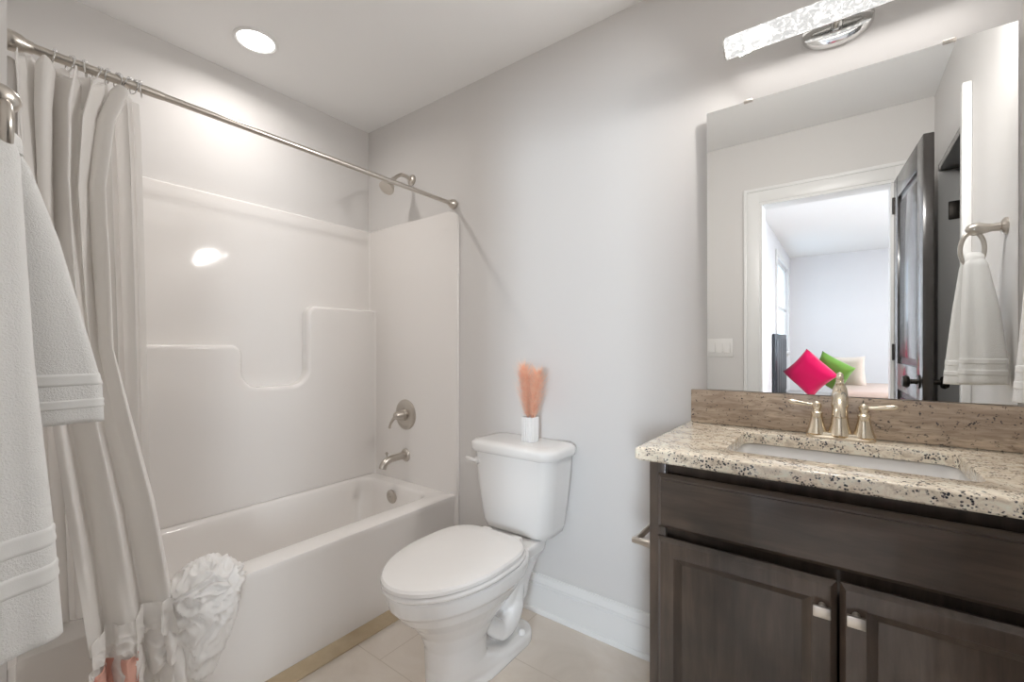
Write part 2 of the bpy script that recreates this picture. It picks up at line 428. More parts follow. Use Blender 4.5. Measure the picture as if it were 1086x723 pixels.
# open dark panel door, standing against the near wall
HX, HY = JR - 0.004, OY + 0.012
door_ang = math.radians(86)
def door_pt(a, d, z):      # a along the leaf from the hinge, d thickness, z up
    ca, sa = math.cos(door_ang), math.sin(door_ang)
    return Vector((HX + a * ca + d * sa, HY + a * sa - d * ca, z))
DWD = 0.665
def door_box(bm, a0, a1, d0, d1, z0, z1, bev=0.0):
    t = B(); add_box(t, a0, a1, d0, d1, z0, z1, bev)
    for v in t.verts: v.co = door_pt(v.co.x, v.co.y, v.co.z)
    join(bm, t)
bm = B()
door_box(bm, 0.10, DWD - 0.10, 0.010, 0.026, 0.15, 2.0)
for a0, a1, z0, z1 in ((0, 0.11, 0.012, 2.028), (DWD - 0.11, DWD, 0.012, 2.028), (0.11, DWD - 0.11, 0.012, 0.24), (0.11, DWD - 0.11, 0.90, 1.04), (0.11, DWD - 0.11, 1.91, 2.028)):
    door_box(bm, a0, a1, 0.0, 0.036, z0, z1, 0.004)
for z0, z1 in ((0.27, 0.87), (1.07, 1.88)): door_box(bm, 0.14, DWD - 0.14, 0.004, 0.032, z0, z1, 0.012)
door = struct('door_1', bm, M['door'])
bm = B()
for s, d in ((-1, 0.0), (1, 0.036)):
    p = door_pt(DWD - 0.06, d, 0.98); nn = (door_pt(0, 1, 0) - door_pt(0, 0, 0)) * s
    lathe(bm, p, nn, [(0, 0.03), (0.006, 0.03), (0.008, 0.011), (0.03, 0.011), (0.034, 0.024), (0.045, 0.028), (0.056, 0.022), (0.06, 0.006)], 20)
obj('door_knob', bm, M['steel_dark'], door)
for hz in (0.25, 1.05, 1.85):
    bm = B(); p = door_pt(-0.004, 0.0, hz); tube(bm, [p, p + Vector((0, 0, 0.09))], 0.006, 10); obj('hinge', bm, M['steel_dark'], door)

# bed with its pillows
bed = empty('bed', (2.75, -4.9, 0), 'bed with dark headboard and beige blanket seen through the doorway in the mirror', 'bed')
bm = B()
add_box(bm, 1.625, 1.66, -5.5, -4.3, 0, 1.24, 0.012)
for k in range(5): add_box(bm, 1.655, 1.668, -5.46 + k * 0.23, -5.26 + k * 0.23, 0.50, 1.18, 0.008)
obj('headboard', bm, mat('dark_headboard', (0.03, 0.035, 0.045), 0.4), bed)
bm = B(); add_box(bm, 1.66, 3.80, -5.5, -4.3, 0.12, 0.30, 0.01); obj('bed_frame', bm, M['door'], bed)
for lx in (1.75, 3.72):
    for ly in (-5.42, -4.38):
        bm = B(); add_box(bm, lx - 0.035, lx + 0.035, ly - 0.035, ly + 0.035, 0, 0.13, 0.004); obj('leg', bm, M['door'], bed)
bm = B(); add_box(bm, 1.67, 3.78, -5.5, -4.3, 0.30, 0.49, 0.05, 4); obj('mattress', bm, cloth_mat('mattress_cloth', (0.75, 0.73, 0.71), 200), bed)
bm = B(); add_box(bm, 2.25, 3.83, -5.54, -4.26, 0.28, 0.62, 0.06, 4); obj('blanket', bm, cloth_mat('beige_blanket', (0.50, 0.38, 0.32), 120, 0.5, 0.004), bed)
def pillow(name, c, size, th, rot, m, label):
    bm = B(); nn = 20
    R = Euler(rot).to_matrix()
    def pt(i, j, s):
        u_, v_ = -1 + 2 * i / nn, -1 + 2 * j / nn
        k = (1 - u_ ** 4) * (1 - v_ ** 4)
        pinch = 1 - 0.10 * (1 - abs(u_)) * abs(v_) ** 3 - 0.0
        pu = u_ * (1 - 0.09 * (1 - v_ * v_)); pv = v_ * (1 - 0.09 * (1 - u_ * u_))
        h = th * (max(k, 0) ** 0.45) * s + 0.006 * noise.noise(Vector((u_ * 2, v_ * 2, s * 3)))
        return Vector(c) + R @ Vector((pu * size, pv * size, h))
    for s in (1, -1):
        g = [[bm.verts.new(pt(i, j, s)) for j in range(nn + 1)] for i in range(nn + 1)]
        for i in range(nn):
            for j in range(nn): bm.faces.new((g[i][j], g[i + 1][j], g[i + 1][j + 1], g[i][j + 1]))
    bmesh.ops.remove_doubles(bm, verts=bm.verts[:], dist=0.0015)
    return tag(obj(name, bm, m, origin=c, angle=180), label, 'pillow', 'pillows on the bed')
pillow('pillow', (1.97, -4.5, 0.78), 0.21, 0.10, (math.radians(70), math.radians(45), math.radians(10)), cloth_mat('magenta_velvet', (0.62, 0.005, 0.09), 300), 'bright magenta pillow turned on its corner on the bed')
pillow('pillow', (2.17, -4.8, 0.78), 0.19, 0.08, (math.radians(75), math.radians(30), math.radians(20)), cloth_mat('green_cloth', (0.16, 0.34, 0.06), 300), 'green pillow leaning behind the magenta pillow')
pillow('pillow', (2.30, -5.1, 0.77), 0.21, 0.08, (math.radians(72), 0, math.radians(15)), cloth_mat('cream_cloth', (0.66, 0.58, 0.52), 300), 'cream pillow leaning behind the green pillow')

# ------------------------------------------------------------------ tub and shower unit
tub = empty('tub_shower_unit', (0.36, -0.75, 0), 'white one-piece tub and shower surround filling the far alcove', 'bathtub')
RZ = 0.408; TX = 0.725
bm = B(); yc = (EY + 0.0) / 2; hy = (0.0 - EY) / 2 - 0.003
cxo = (TX - 0.015) / 2
def tr(x0, x1, y0, y1, r, z): return rrect((x0 + x1) / 2, (y0 + y1) / 2, (x1 - x0) / 2, (y1 - y0) / 2, r, z, 8)
y0, y1 = EY + 0.003, -0.003
rings = [tr(FX + 0.003, 0.693, y0, y1, 0.004, 0.0), tr(FX + 0.003, 0.697, y0, y1, 0.004, 0.10), tr(FX + 0.003, 0.716, y0, y1, 0.004, RZ - 0.03), tr(FX + 0.003, 0.722, y0, y1, 0.004, RZ - 0.012),
         tr(FX + 0.003, 0.720, y0, y1, 0.006, RZ - 0.003), tr(FX + 0.003, 0.714, y0, y1, 0.008, RZ),
         tr(0.075, 0.628, y0 + 0.09, y1 - 0.075, 0.07, RZ), tr(0.083, 0.616, y0 + 0.10, y1 - 0.085, 0.075, RZ - 0.004), tr(0.09, 0.608, y0 + 0.108, y1 - 0.092, 0.08, RZ - 0.016),
         tr(0.095, 0.60, y0 + 0.125, y1 - 0.098, 0.085, RZ - 0.06), tr(0.115, 0.575, y0 + 0.21, y1 - 0.13, 0.09, 0.16), tr(0.14, 0.55, y0 + 0.26, y1 - 0.165, 0.09, 0.105), tr(0.18, 0.51, y0 + 0.30, y1 - 0.21, 0.08, 0.085)]
loft(bm, rings, True, True)
obj('bathtub', bm, M['acrylic'], tub, angle=50)

# back panel of the surround: upper sheet and stepped lower block with shelves
def filleted(bm, poly, fn, d0, d1, r, n_=6):
    """prism whose front edge is rounded over by radius r; poly runs counter-clockwise"""
    P_ = [Vector(p) for p in poly]; N_ = len(P_); nr = []
    for k in range(N_):
        e1 = (P_[k] - P_[k - 1]).normalized(); e2 = (P_[(k + 1) % N_] - P_[k]).normalized()
        n1 = Vector((-e1.y, e1.x)); n2 = Vector((-e2.y, e2.x)); h_ = (n1 + n2)
        nr.append(h_ / max(0.3, h_.dot(n1)))
    rings = [[fn(p.x, p.y, d0) for p in P_]]
    for q in range(n_ + 1):
        a = PI / 2 * q / n_
        rings.append([fn(*(p + n__ * (r * (1 - math.cos(a)))), d1 - r + r * math.sin(a)) for p, n__ in zip(P_, nr)])
    loft(bm, rings)
bm = B()
filleted(bm, [(y0, RZ - 0.01), (y1, RZ - 0.01), (y1, 1.838), (y0, 1.838)], lambda a, b_, d: (d, a, b_), FX + 0.001, 0.012, 0.012)
def arc(cy_, cz, r, a0, a1, n_=7): n_ = n_ * 2; return [(cy_ + r * math.cos(a0 + (a1 - a0) * k / n_), cz + r * math.sin(a0 + (a1 - a0) * k / n_)) for k in range(n_ + 1)]
d2 = math.radians
prof = [(y0, RZ - 0.005), (y1, RZ - 0.005)]
ZL, ZU, ZR = 1.157, 0.955, 1.362; YA, YB = -0.735, -0.425
prof += [(y1, ZR)]
prof += arc(YB + 0.05, ZR - 0.05, 0.05, d2(90), d2(180))
prof += arc(YB - 0.085, ZU + 0.085, 0.085, d2(0), d2(-90), 9)
prof += arc(YA + 0.085, ZU + 0.085, 0.085, d2(-90), d2(-180), 9)
prof += arc(YA - 0.045, ZL - 0.045, 0.045, d2(0), d2(90))
prof += [(y0, ZL)]
filleted(bm, prof, lambda a, b_, d: (d, a, b_), 0.0, 0.072, 0.020)
# raised panel line low on the back
prism(bm, [(-1.10, 0.55), (-0.10, 0.55), (-0.10, 0.56), (-1.10, 0.56)], lambda a, b_, d: (d, a, b_), 0.06, 0.071, 0.003, 2)
prism(bm, [(-1.10, 0.56), (-1.10, 1.10), (-1.11, 1.10), (-1.11, 0.55)], lambda a, b_, d: (d, a, b_), 0.06, 0.071, 0.003, 2)
# coved inside corner
rings = []
for z in (RZ - 0.005, 1.828):
    rings.append([(0.004, -0.012, z)] + [(0.004 + 0.034 * (1 - math.sin(a)), -0.012 - 0.034 * (1 - math.cos(a)), z) for a in [k * PI / 2 / 8 for k in range(9)]])
loft(bm, rings)
rings = []
for z in (RZ - 0.005, ZR - 0.006):
    rings.append([(0.066, -0.012, z)] + [(0.066 + 0.03 * (1 - math.sin(a)), -0.012 - 0.03 * (1 - math.cos(a)), z) for a in [k * PI / 2 / 8 for k in range(9)]])
loft(bm, rings)
obj('back_panel', bm, M['acrylic'], tub, angle=35)
def end_panel(ys, sgn):
    bm = B()
    fr = 0.735; r_ = 0.06
    poly = [(FX + 0.002, RZ - 0.006), (fr, RZ - 0.006), (fr, 1.835 - r_)] + [(fr - r_ + r_ * math.cos(a), 1.835 - r_ + r_ * math.sin(a)) for a in [PI / 2 * k / 8 for k in range(1, 9)]] + [(FX + 0.002, 1.835)]
    prism(bm, poly, lambda a, b_, d: (a, ys + sgn * d, b_), 0.0, 0.016, 0.009, 4)
    # flange below the rim beside the apron
    add_box(bm, 0.69, 0.736, min(ys, ys + sgn * 0.014), max(ys, ys + sgn * 0.014), 0.0, RZ, 0.004)
    obj('end_panel', bm, M['acrylic'], tub, angle=35)
end_panel(-0.001, -1); end_panel(EY + 0.001, 1)
bm = B(); lathe(bm, (0.335, -0.103, 0.345), (0, -1, -0.12), [(0, 0.038), (0.006, 0.038), (0.010, 0.034), (0.012, 0.02), (0.0125, 0.001)], 28)
lathe(bm, (0.335, -0.115, 0.343), (0, -1, -0.12), [(0, 0.006), (0.004, 0.006), (0.005, 0.001)], 12)
tag(obj('overflow_plate', bm, M['nickel'], tub), 'round nickel overflow plate')

# shower valve
vx, vz = 0.344, 0.776; wy = -0.017
valve = empty('shower_valve', (vx, wy, vz), 'round nickel shower valve with lever on the surround above the spout', 'shower valve')
bm = B(); lathe(bm, (vx, wy, vz), (0, -1, 0), [(0, 0.083), (0.004, 0.083), (0.009, 0.076), (0.013, 0.055), (0.014, 0.036), (0.014, 0.001)], 40); obj('escutcheon', bm, M['nickel'], valve)
bm = B(); lathe(bm, (vx, wy - 0.013, vz), (0, -1, 0), [(0, 0.034), (0.018, 0.031), (0.02, 0.026), (0.05, 0.023), (0.06, 0.018), (0.064, 0.006), (0.065, 0.001)], 28); obj('hub', bm, M['nickel'], valve)
bm = B(); tube(bm, [(vx, wy - 0.060, vz), (vx - 0.02, wy - 0.072, vz - 0.02), (vx - 0.032, wy - 0.080, vz - 0.048), (vx - 0.036, wy - 0.083, vz - 0.068)], [0.010, 0.009, 0.007, 0.008], 12); obj('lever', bm, M['nickel'], valve)
# tub spout
sz = 0.553
sp = empty('tub_spout', (vx, wy, sz), 'nickel tub spout projecting from the surround above the overflow', 'tub spout')
bm = B(); lathe(bm, (vx, wy, sz), (0, -1, 0), [(0, 0.036), (0.004, 0.036), (0.012, 0.030), (0.016, 0.020), (0.017, 0.001)], 28); obj('flange', bm, M['nickel'], sp)
bm = B(); tube(bm, [(vx, wy - 0.01, sz), (vx, wy - 0.06, sz), (vx, wy - 0.105, sz - 0.003), (vx, wy - 0.135, sz - 0.013), (vx, wy - 0.15, sz - 0.03), (vx, wy - 0.155, sz - 0.045)], [0.018, 0.0185, 0.019, 0.020, 0.020, 0.0195], 20); obj('pipe', bm, M['nickel'], sp)
bm = B(); tube(bm, [(vx, wy - 0.125, sz + 0.008), (vx, wy - 0.128, sz + 0.03)], 0.004, 10); lathe(bm, (vx, wy - 0.128, sz + 0.028), (0, -0.1, 1), [(0, 0.005), (0.004, 0.008), (0.009, 0.007), (0.012, 0.001)], 14); obj('diverter_knob', bm, M['nickel'], sp)
# shower head
hx, hz = 0.375, 2.065
sh = empty('showerhead', (hx, 0, hz), 'nickel shower head on a bent arm above the surround', 'shower head')
bm = B(); lathe(bm, (hx, 0, hz), (0, -1, 0), [(0, 0.03), (0.004, 0.03), (0.011, 0.022), (0.014, 0.012), (0.0145, 0.001)], 24); obj('flange', bm, M['nickel'], sh)
bm = B(); tube(bm, [(hx, -0.005, hz), (hx, -0.04, hz + 0.010), (hx, -0.075, hz + 0.008), (hx, -0.105, hz - 0.012), (hx, -0.125, hz - 0.034)], 0.0095, 14); obj('arm', bm, M['nickel'], sh)
bm = B(); lathe(bm, (hx, -0.120, hz - 0.028), (0, -0.62, -0.78), [(0, 0.012), (0.012, 0.015), (0.018, 0.013), (0.03, 0.02), (0.06, 0.036), (0.078, 0.041), (0.084, 0.040), (0.085, 0.034), (0.083, 0.001)], 28); obj('spray_head', bm, M['nickel'], sh)

# ------------------------------------------------------------------ curtain rod, rings, curtain
RX, RODZ = 0.70, 1.868
rod = empty('shower_curtain_rod', (RX, -0.75, RODZ), 'nickel shower curtain rod spanning the tub alcove', 'curtain rod')
bm = B(); tube(bm, [(RX, -1.20, RODZ), (RX, -0.012, RODZ)], 0.0098, 18); obj('inner_tube', bm, M['nickel'], rod)
bm = B(); tube(bm, [(RX, EY + 0.01, RODZ), (RX, -1.21, RODZ), (RX, -1.195, RODZ)], [0.0118, 0.0118, 0.0105], 18); obj('outer_tube', bm, M['nickel'], rod)
for ye, sg in ((0.0, -1), (EY, 1)):
    bm = B(); lathe(bm, (RX, ye, RODZ), (0, sg, 0), [(0.0, 0.022), (0.006, 0.024), (0.016, 0.023), (0.026, 0.020), (0.034, 0.0150), (0.045, 0.0138), (0.046, 0.001)], 24); obj('end_cap', bm, M['nickel'], rod)
def make_ring(y, tilt):
    r = empty('curtain_ring', (RX, y, RODZ), 'metal curtain ring with clear rollers on the rod above the bunched white curtain', 'curtain ring', 'curtain rings on the shower rod')
    bm = B(); torus(bm, (RX, y, RODZ - 0.005), (1, 0, 0), (0, math.sin(tilt), math.cos(tilt)), 0.0165, 0.020, 0.0017, 28, 8); obj('wire', bm, M['chrome'], r)
    bm = B()
    for a in (50, 75, 105, 130):
        a = math.radians(a); p = Vector((RX + 0.0165 * math.cos(a), y + math.sin(tilt) * 0.020 * math.sin(a), RODZ - 0.005 + 0.020 * math.sin(a)))
        lathe(bm, p - Vector((0.0045, 0, 0)), (1, 0, 0), [(0, 0.001), (0.001, 0.0034), (0.0045, 0.0050), (0.008, 0.0034), (0.009, 0.001)], 10)
    obj('rollers', bm, M['bead'], r)
    return r
proto = make_ring(-1.418, 0.15)
for k, y in enumerate((-1.388, -1.360, -1.338, -1.318, -1.296, -1.276, -1.262, -1.248)):
    c = copy_tree(proto); c.location = (RX, y, RODZ)
    c.rotation_euler = (0.25 * math.sin(k * 2.1), 0.2 * math.cos(k * 1.7), 0.35 * math.sin(k * 3.3 + 1))

def sheet(bm, f, nu, nv, thick=0.0):
    g = [[bm.verts.new(f(i / nu, j / nv)) for i in range(nu + 1)] for j in range(nv + 1)]
    for j in range(nv):
        for i in range(nu): bm.faces.new((g[j][i], g[j][i + 1], g[j + 1][i + 1], g[j + 1][i]))
    return g
cur = empty('shower_curtain', (0.76, -1.35, 0.2), 'white ruffled shower curtain bunched at the left end of the rod', 'shower curtain')
# liner hanging into the tub
def liner(s, h):
    yl = lerp(-1.475, -1.42, h); yr = curve([(0, -1.252), (0.25, -1.235), (0.65, -1.205), (1, -1.185)], h)
    x = lerp(RX + 0.002, 0.60, sstep(h * 1.1))
    y = lerp(yl, yr, s)
    amp = lerp(0.016, 0.022, h)
    x += amp * math.sin(2 * PI * 6 * s + 0.6) + 0.006 * math.sin(2 * PI * 2.3 * s + 5 * h)
    y += 0.006 * math.sin(2 * PI * 12 * s)
    z = lerp(1.850 - 0.010 * abs(math.sin(PI * 9 * s)), 0.20, h)
    # rounded top outer corner
    if s > 0.9 and h < 0.06: z -= 0.03 * ((s - 0.9) / 0.1) ** 2 * (1 - h / 0.06)
    return (x - 0.012, y, z)
bm = B(); sheet(bm, liner, 120, 60); lin = tag(obj('liner', bm, M['liner'], cur, angle=180), 'translucent frosted liner')
# cloth curtain outside the tub
HEMZ = lambda s: lerp(0.395, 0.445, s)
def drape(s, h):
    yl = curve([(0, -1.488), (0.4, -1.46), (0.75, -1.41), (1, -1.372)], h)
    yr = curve([(0, -1.270), (0.07, -1.305), (0.20, -1.326), (0.5, -1.315), (0.62, -1.285), (0.80, -1.235), (1, -1.195)], h)
    x = curve([(0, RX + 0.006), (0.1, 0.725), (0.5, 0.765), (0.9, 0.80), (1, 0.80)], h)
    y = lerp(yl, yr, s)
    k1 = 1 - sstep(h * 1.3)
    fold = 0.022 * math.sin(2 * PI * 4.5 * s + 0.4 + 0.8 * h) * k1 + 0.006 * math.sin(2 * PI * 8 * s) * (1 - sstep(h * 5)) + 0.030 * math.sin(2 * PI * 2.4 * s + 1.6 * h - 0.4) * (0.35 + 0.65 * sstep(h * 1.4)) + 0.007 * math.sin(2 * PI * 5 * s - 3 * h)
    y += 0.008 * math.sin(2 * PI * 6.5 * s + 2.0) * k1
    nz = noise.noise(Vector((s * 6, h * 9, 1.3))) * 0.006
    z = lerp(1.850 - 0.026 * abs(math.sin(PI * 8 * s)) ** 1.5, HEMZ(s), h)
    return (x + fold + nz, y, z)
bm = B(); sheet(bm, drape, 180, 110)
dr = obj('drape', bm, M['curtain'], cur, angle=180)
md = dr.modifiers.new('cloth', 'SOLIDIFY'); md.thickness = 0.0016
# ruffled hem tiers
def ruffle_strip(bm, base, drop, freq, amp, ph, nu=220, nv=26, out=0.0):
    def f(s, h):
        bx_, by_, bz_ = base(s)
        q = Vector((s * freq * 0.55, h * 1.5, ph)); w1 = noise.noise_vector(q) * 0.6
        a = amp * (0.35 + 0.65 * h)
        n0 = noise.noise(q + w1); n1 = 1 - 2 * abs(noise.noise(q * 1.9 + w1 + Vector((3, 1, 0)))); n2 = noise.noise(q * 3.3 + w1)
        wv = math.sin(2 * PI * freq * s * 0.6 + ph + 2.2 * n0)
        return (bx_ + out * math.sin(h * PI * 0.6) + a * (0.7 * wv + 0.9 * n1 + 0.5 * n2), by_ + a * 0.5 * math.cos(2 * PI * freq * 0.6 * s + ph * 2 + 2 * n0), bz_ + 0.012 * math.sin(PI * min(1, h * 3)) - drop * h + 0.030 * n0 * h + 0.012 * n1 * h)
    sheet(bm, f, nu, nv)
hem = lambda s: drape(s, 0.985)
bm = B(); ruffle_strip(bm, lambda s: (hem(s)[0] + 0.006, hem(s)[1], hem(s)[2] + 0.012), 0.085, 11, 0.013, 0.4, out=0.018)
ruffle_strip(bm, lambda s: (hem(s)[0] + 0.002, hem(s)[1], hem(s)[2] - 0.055), 0.10, 9, 0.014, 2.1, out=0.022)
ruffle_strip(bm, lambda s: (hem(0.45 + s * 0.6)[0] + 0.004, hem(0.45 + s * 0.6)[1] + 0.02 * s, hem(0.45 + s * 0.6)[2] - 0.12), 0.16, 7, 0.014, 4.4, out=0.02)
tag(obj('ruffled_hem', bm, M['ruffle'], cur, angle=180), 'white ruffled hem')
bm = B(); ruffle_strip(bm, lambda s: (hem(0.02 + s * 0.5)[0] + 0.020, hem(0.02 + s * 0.5)[1], hem(0.02 + s * 0.5)[2] - 0.068), 0.15, 6, 0.012, 3.0, out=0.012)
tag(obj('peach_ruffle', bm, M['peach'], cur, angle=180), 'peach ruffle along the bottom hem')
# gathered bunch of ruffles lying over the tub rim
bm = B(); nu, nv = 150, 110
def bunch(s, h):
    th = 2 * PI * s; ph = PI * h
    c = Vector((0.795 + 0.01 * math.sin(3 * h), lerp(-1.114, -1.14, sstep(h)), lerp(0.44, 0.34, 0)))
    d = Vector((math.sin(ph) * math.cos(th), math.sin(ph) * math.sin(th), math.cos(ph)))
    lo = sstep((h - 0.35) / 0.65)
    R_ = Vector((0.062, 0.078, lerp(0.072, 0.24, lo)))
    p = Vector((d.x * R_.x, d.y * R_.y * lerp(1, 0.85, lo), d.z * R_.z))
    q = d * 1.6 + Vector((0.3, 1.2, 0.1)) + Vector((0, 0, p.z * 5.0))
    w1 = noise.noise_vector(q * 1.0) * 0.8
    r1 = 1 - 2 * abs(noise.noise(q * 1.4 + w1)); r2 = 1 - 2 * abs(noise.noise(q * 3.0 + w1 * 2 + Vector((7, 0, 0))))
    p += d * (0.020 * r1 + 0.009 * r2)
    r_ = c + p
    if r_.z < 0.413: r_.x = max(r_.x, 0.7285 - max(0.0, 0.36 - r_.z) * 0.01)
    return r_
g = [[bm.verts.new(bunch(i / nu, 0.004 + 0.992 * j / nv)) for i in range(nu)] for j in range(nv + 1)]
for j in range(nv):
    for i in range(nu): bm.faces.new((g[j][i], g[j][(i + 1) % nu], g[j + 1][(i + 1) % nu], g[j + 1][i]))
bm.faces.new(g[0][::-1]); bm.faces.new(g[-1])
tag(obj('ruffle_bunch', bm, M['ruffle'], cur, angle=180), 'gathered ruffles resting over the tub rim')

# ------------------------------------------------------------------ towel rings and towels
def towel_ring(base, nrm, side, reach, rw, rh, plane, label):
    """base: wall point of the post, nrm: out of the wall"""
    base, nrm, side = Vector(base), Vector(nrm), Vector(side)
    t = empty('towel_ring', base, label, 'towel ring')
    bm = B(); lathe(bm, base, nrm, [(0, 0.026), (0.005, 0.026), (0.010, 0.021), (0.014, 0.013), (0.03, 0.0115), (reach * 0.50, 0.0150), (reach * 0.66, 0.0190), (reach * 0.78, 0.0190), (reach * 0.88, 0.0165), (reach * 0.96, 0.0105), (reach, 0.002)], 28)
    obj('post', bm, M['nickel'], t)
    c = base + nrm * (reach - 0.016) - Vector((0, 0, 0.008 + rh))
    bm = B(); torus(bm, c, side if plane == 'wall' else nrm, (0, 0, 1), rw, rh, 0.0062, 40, 12); obj('ring', bm, M['nickel'], t)
    return t, c
def slab_section(c, wa, ta, hw, ht, wave, ph, nW=22):
    """closed outline of a folded cloth slab: c centre, wa width axis, ta thickness axis"""
    top, bot = [], []
    for i in range(nW + 1):
        s = -1 + 2 * i / nW
        e = (1 - abs(s) ** 5)
        off = wave * math.sin(ph + s * 3.4) + wave * 0.4 * math.sin(ph * 1.7 + s * 7)
        top.append(c + wa * (s * hw) + ta * (off + ht * e ** 0.5)); bot.append(c + wa * (s * hw) + ta * (off - ht * e ** 0.5))
    return top + bot[::-1][1:-1]
def towel_panel(bm, band_parent, keys, wa, ta, ztop, zbot, bands, ph=0.0, n_=46, swirl=0.0):
    """keys: list of (h, centre_w, centre_t, half_w, half_t, wave)"""
    wa, ta = Vector(wa), Vector(ta)
    def at(h, k): return curve([(q[0], q[k]) for q in keys], h)
    def sec(h, grow=0.0):
        z = lerp(ztop, zbot, h)
        rim = 1.0
        if h > 0.985: rim = math.sqrt(max(0.05, 1 - ((h - 0.985) / 0.015) ** 2 * 0.75))
        c = wa * at(h, 1) + ta * at(h, 2) + Vector((0, 0, z))
        return slab_section(c, wa, ta, at(h, 3) + grow, (at(h, 4) * rim) + grow, at(h, 5), ph + swirl * h)
    hs = [k / n_ for k in range(n_ + 1)] + [0.99, 0.995]
    hs = sorted(set(hs))
    loft(bm, [sec(h) for h in hs])
    for b0, b1 in bands:
        m_ = (b0 + b1) / 2
        bm_b = B()
        loft(bm_b, [sec(b0, -0.001), sec(b0 + 0.004, 0.0010), sec(lerp(b0, m_, .5), 0.0014), sec(m_, 0.0006), sec(lerp(m_, b1, .5), 0.0014), sec(b1 - 0.004, 0.0010), sec(b1, -0.001)])
        obj('hem_band', bm_b, M['terry_band'], band_parent, angle=60)
# left: ring on the entry wall
TXR = 1.42
ring1, rc1 = towel_ring((TXR, OY, 1.457), (0, 1, 0), (1, 0, 0), 0.091, 0.040, 0.036, 'wall', 'nickel towel ring on the left wall beside the shower curtain')
tw = empty('hand_towel', (TXR, -1.55, 0.79), 'white towel with ribbed hem hanging from the left towel ring in front of the curtain', 'towel')
bm = B(); bb = tw
# width runs out of the wall (y), thickness along x
towel_panel(bm, bb, [(0, -1.556, 1.437, 0.012, 0.012, 0.0), (0.04, -1.560, 1.448, 0.022, 0.016, 0.001), (0.12, -1.567, 1.458, 0.030, 0.018, 0.003), (0.45, -1.569, 1.478, 0.040, 0.020, 0.005), (0.80, -1.566, 1.495, 0.053, 0.021, 0.007), (1, -1.564, 1.50, 0.058, 0.021, 0.008)],
            (0, 1, 0), (1, 0, 0), 1.408, 0.788, [(0.775, 0.815), (0.845, 0.885)], 0.6, swirl=0.8)
towel_panel(bm, bb, [(0, -1.552, 1.405, 0.012, 0.012, 0.0), (0.05, -1.555, 1.395, 0.030, 0.016, 0.001), (0.3, -1.545, 1.385, 0.050, 0.017, 0.003), (0.62, -1.535, 1.375, 0.068, 0.018, 0.005), (0.85, -1.525, 1.365, 0.078, 0.019, 0.006), (1, -1.524, 1.36, 0.080, 0.019, 0.006)],
            (0, 1, 0), (1, 0, 0), 1.406, 1.03, [(0.80, 0.85), (0.90, 0.94)], 2.2, swirl=1.0)
# saddle over the ring
rings = []
for k in range(13):
    a = PI * k / 12
    c = Vector((TXR + 0.022 * math.cos(a) , -1.553, 1.385 + 0.022 * math.sin(a)))
    o_ = Vector((math.cos(a), 0, math.sin(a)))
    rings.append([c + Vector((0, 1, 0)) * 0.018 * math.cos(b_) + o_ * 0.013 * math.sin(b_) for b_ in [2 * PI * q / 16 for q in range(16)]])
loft(bm, rings)
o = obj('cloth', bm, M['terry'], tw, angle=60)
# right: ring on the near wall, seen in the mirror
RY, RZN = -0.345, 1.498
ring2, rc2 = towel_ring((NX, RY, RZN), (-1, 0, 0), (0, 1, 0), 0.088, 0.026, 0.052, 'perp', 'nickel towel ring on the wall right of the vanity seen in the mirror')
tw2 = empty('hand_towel', (2.60, RY, 1.03), 'white towel with ribbed hem hanging on the ring right of the vanity', 'towel')
bm = B(); bb = tw2
towel_panel(bm, bb, [(0, 2.592, -0.335, 0.012, 0.012, 0.0), (0.06, 2.592, -0.325, 0.026, 0.017, 0.001), (0.4, 2.598, -0.305, 0.040, 0.024, 0.003), (0.8, 2.602, -0.285, 0.050, 0.027, 0.005), (1, 2.601, -0.278, 0.054, 0.028, 0.005)],
            (1, 0, 0), (0, 1, 0), 1.415, 1.032, [(0.80, 0.845), (0.885, 0.93)], 0.3, swirl=0.7)
towel_panel(bm, bb, [(0, 2.590, -0.355, 0.012, 0.012, 0.0), (0.06, 2.590, -0.367, 0.026, 0.017, 0.001), (0.4, 2.588, -0.395, 0.036, 0.024, 0.003), (0.8, 2.585, -0.422, 0.044, 0.027, 0.005), (1, 2.582, -0.428, 0.046, 0.028, 0.005)],
            (1, 0, 0), (0, 1, 0), 1.413, 1.018, [(0.80, 0.845), (0.885, 0.93)], 1.6, swirl=0.9)
rings = []
for k in range(13):
    a = PI * k / 12
    c = Vector((2.591, RY + 0.018 * math.cos(a), 1.395 + 0.022 * math.sin(a))); o_ = Vector((0, math.cos(a), math.sin(a)))
    rings.append([c + Vector((1, 0, 0)) * 0.022 * math.cos(b_) + o_ * 0.013 * math.sin(b_) for b_ in [2 * PI * q / 16 for q in range(16)]])
loft(bm, rings)
obj('cloth', bm, M['terry'], tw2, angle=60)

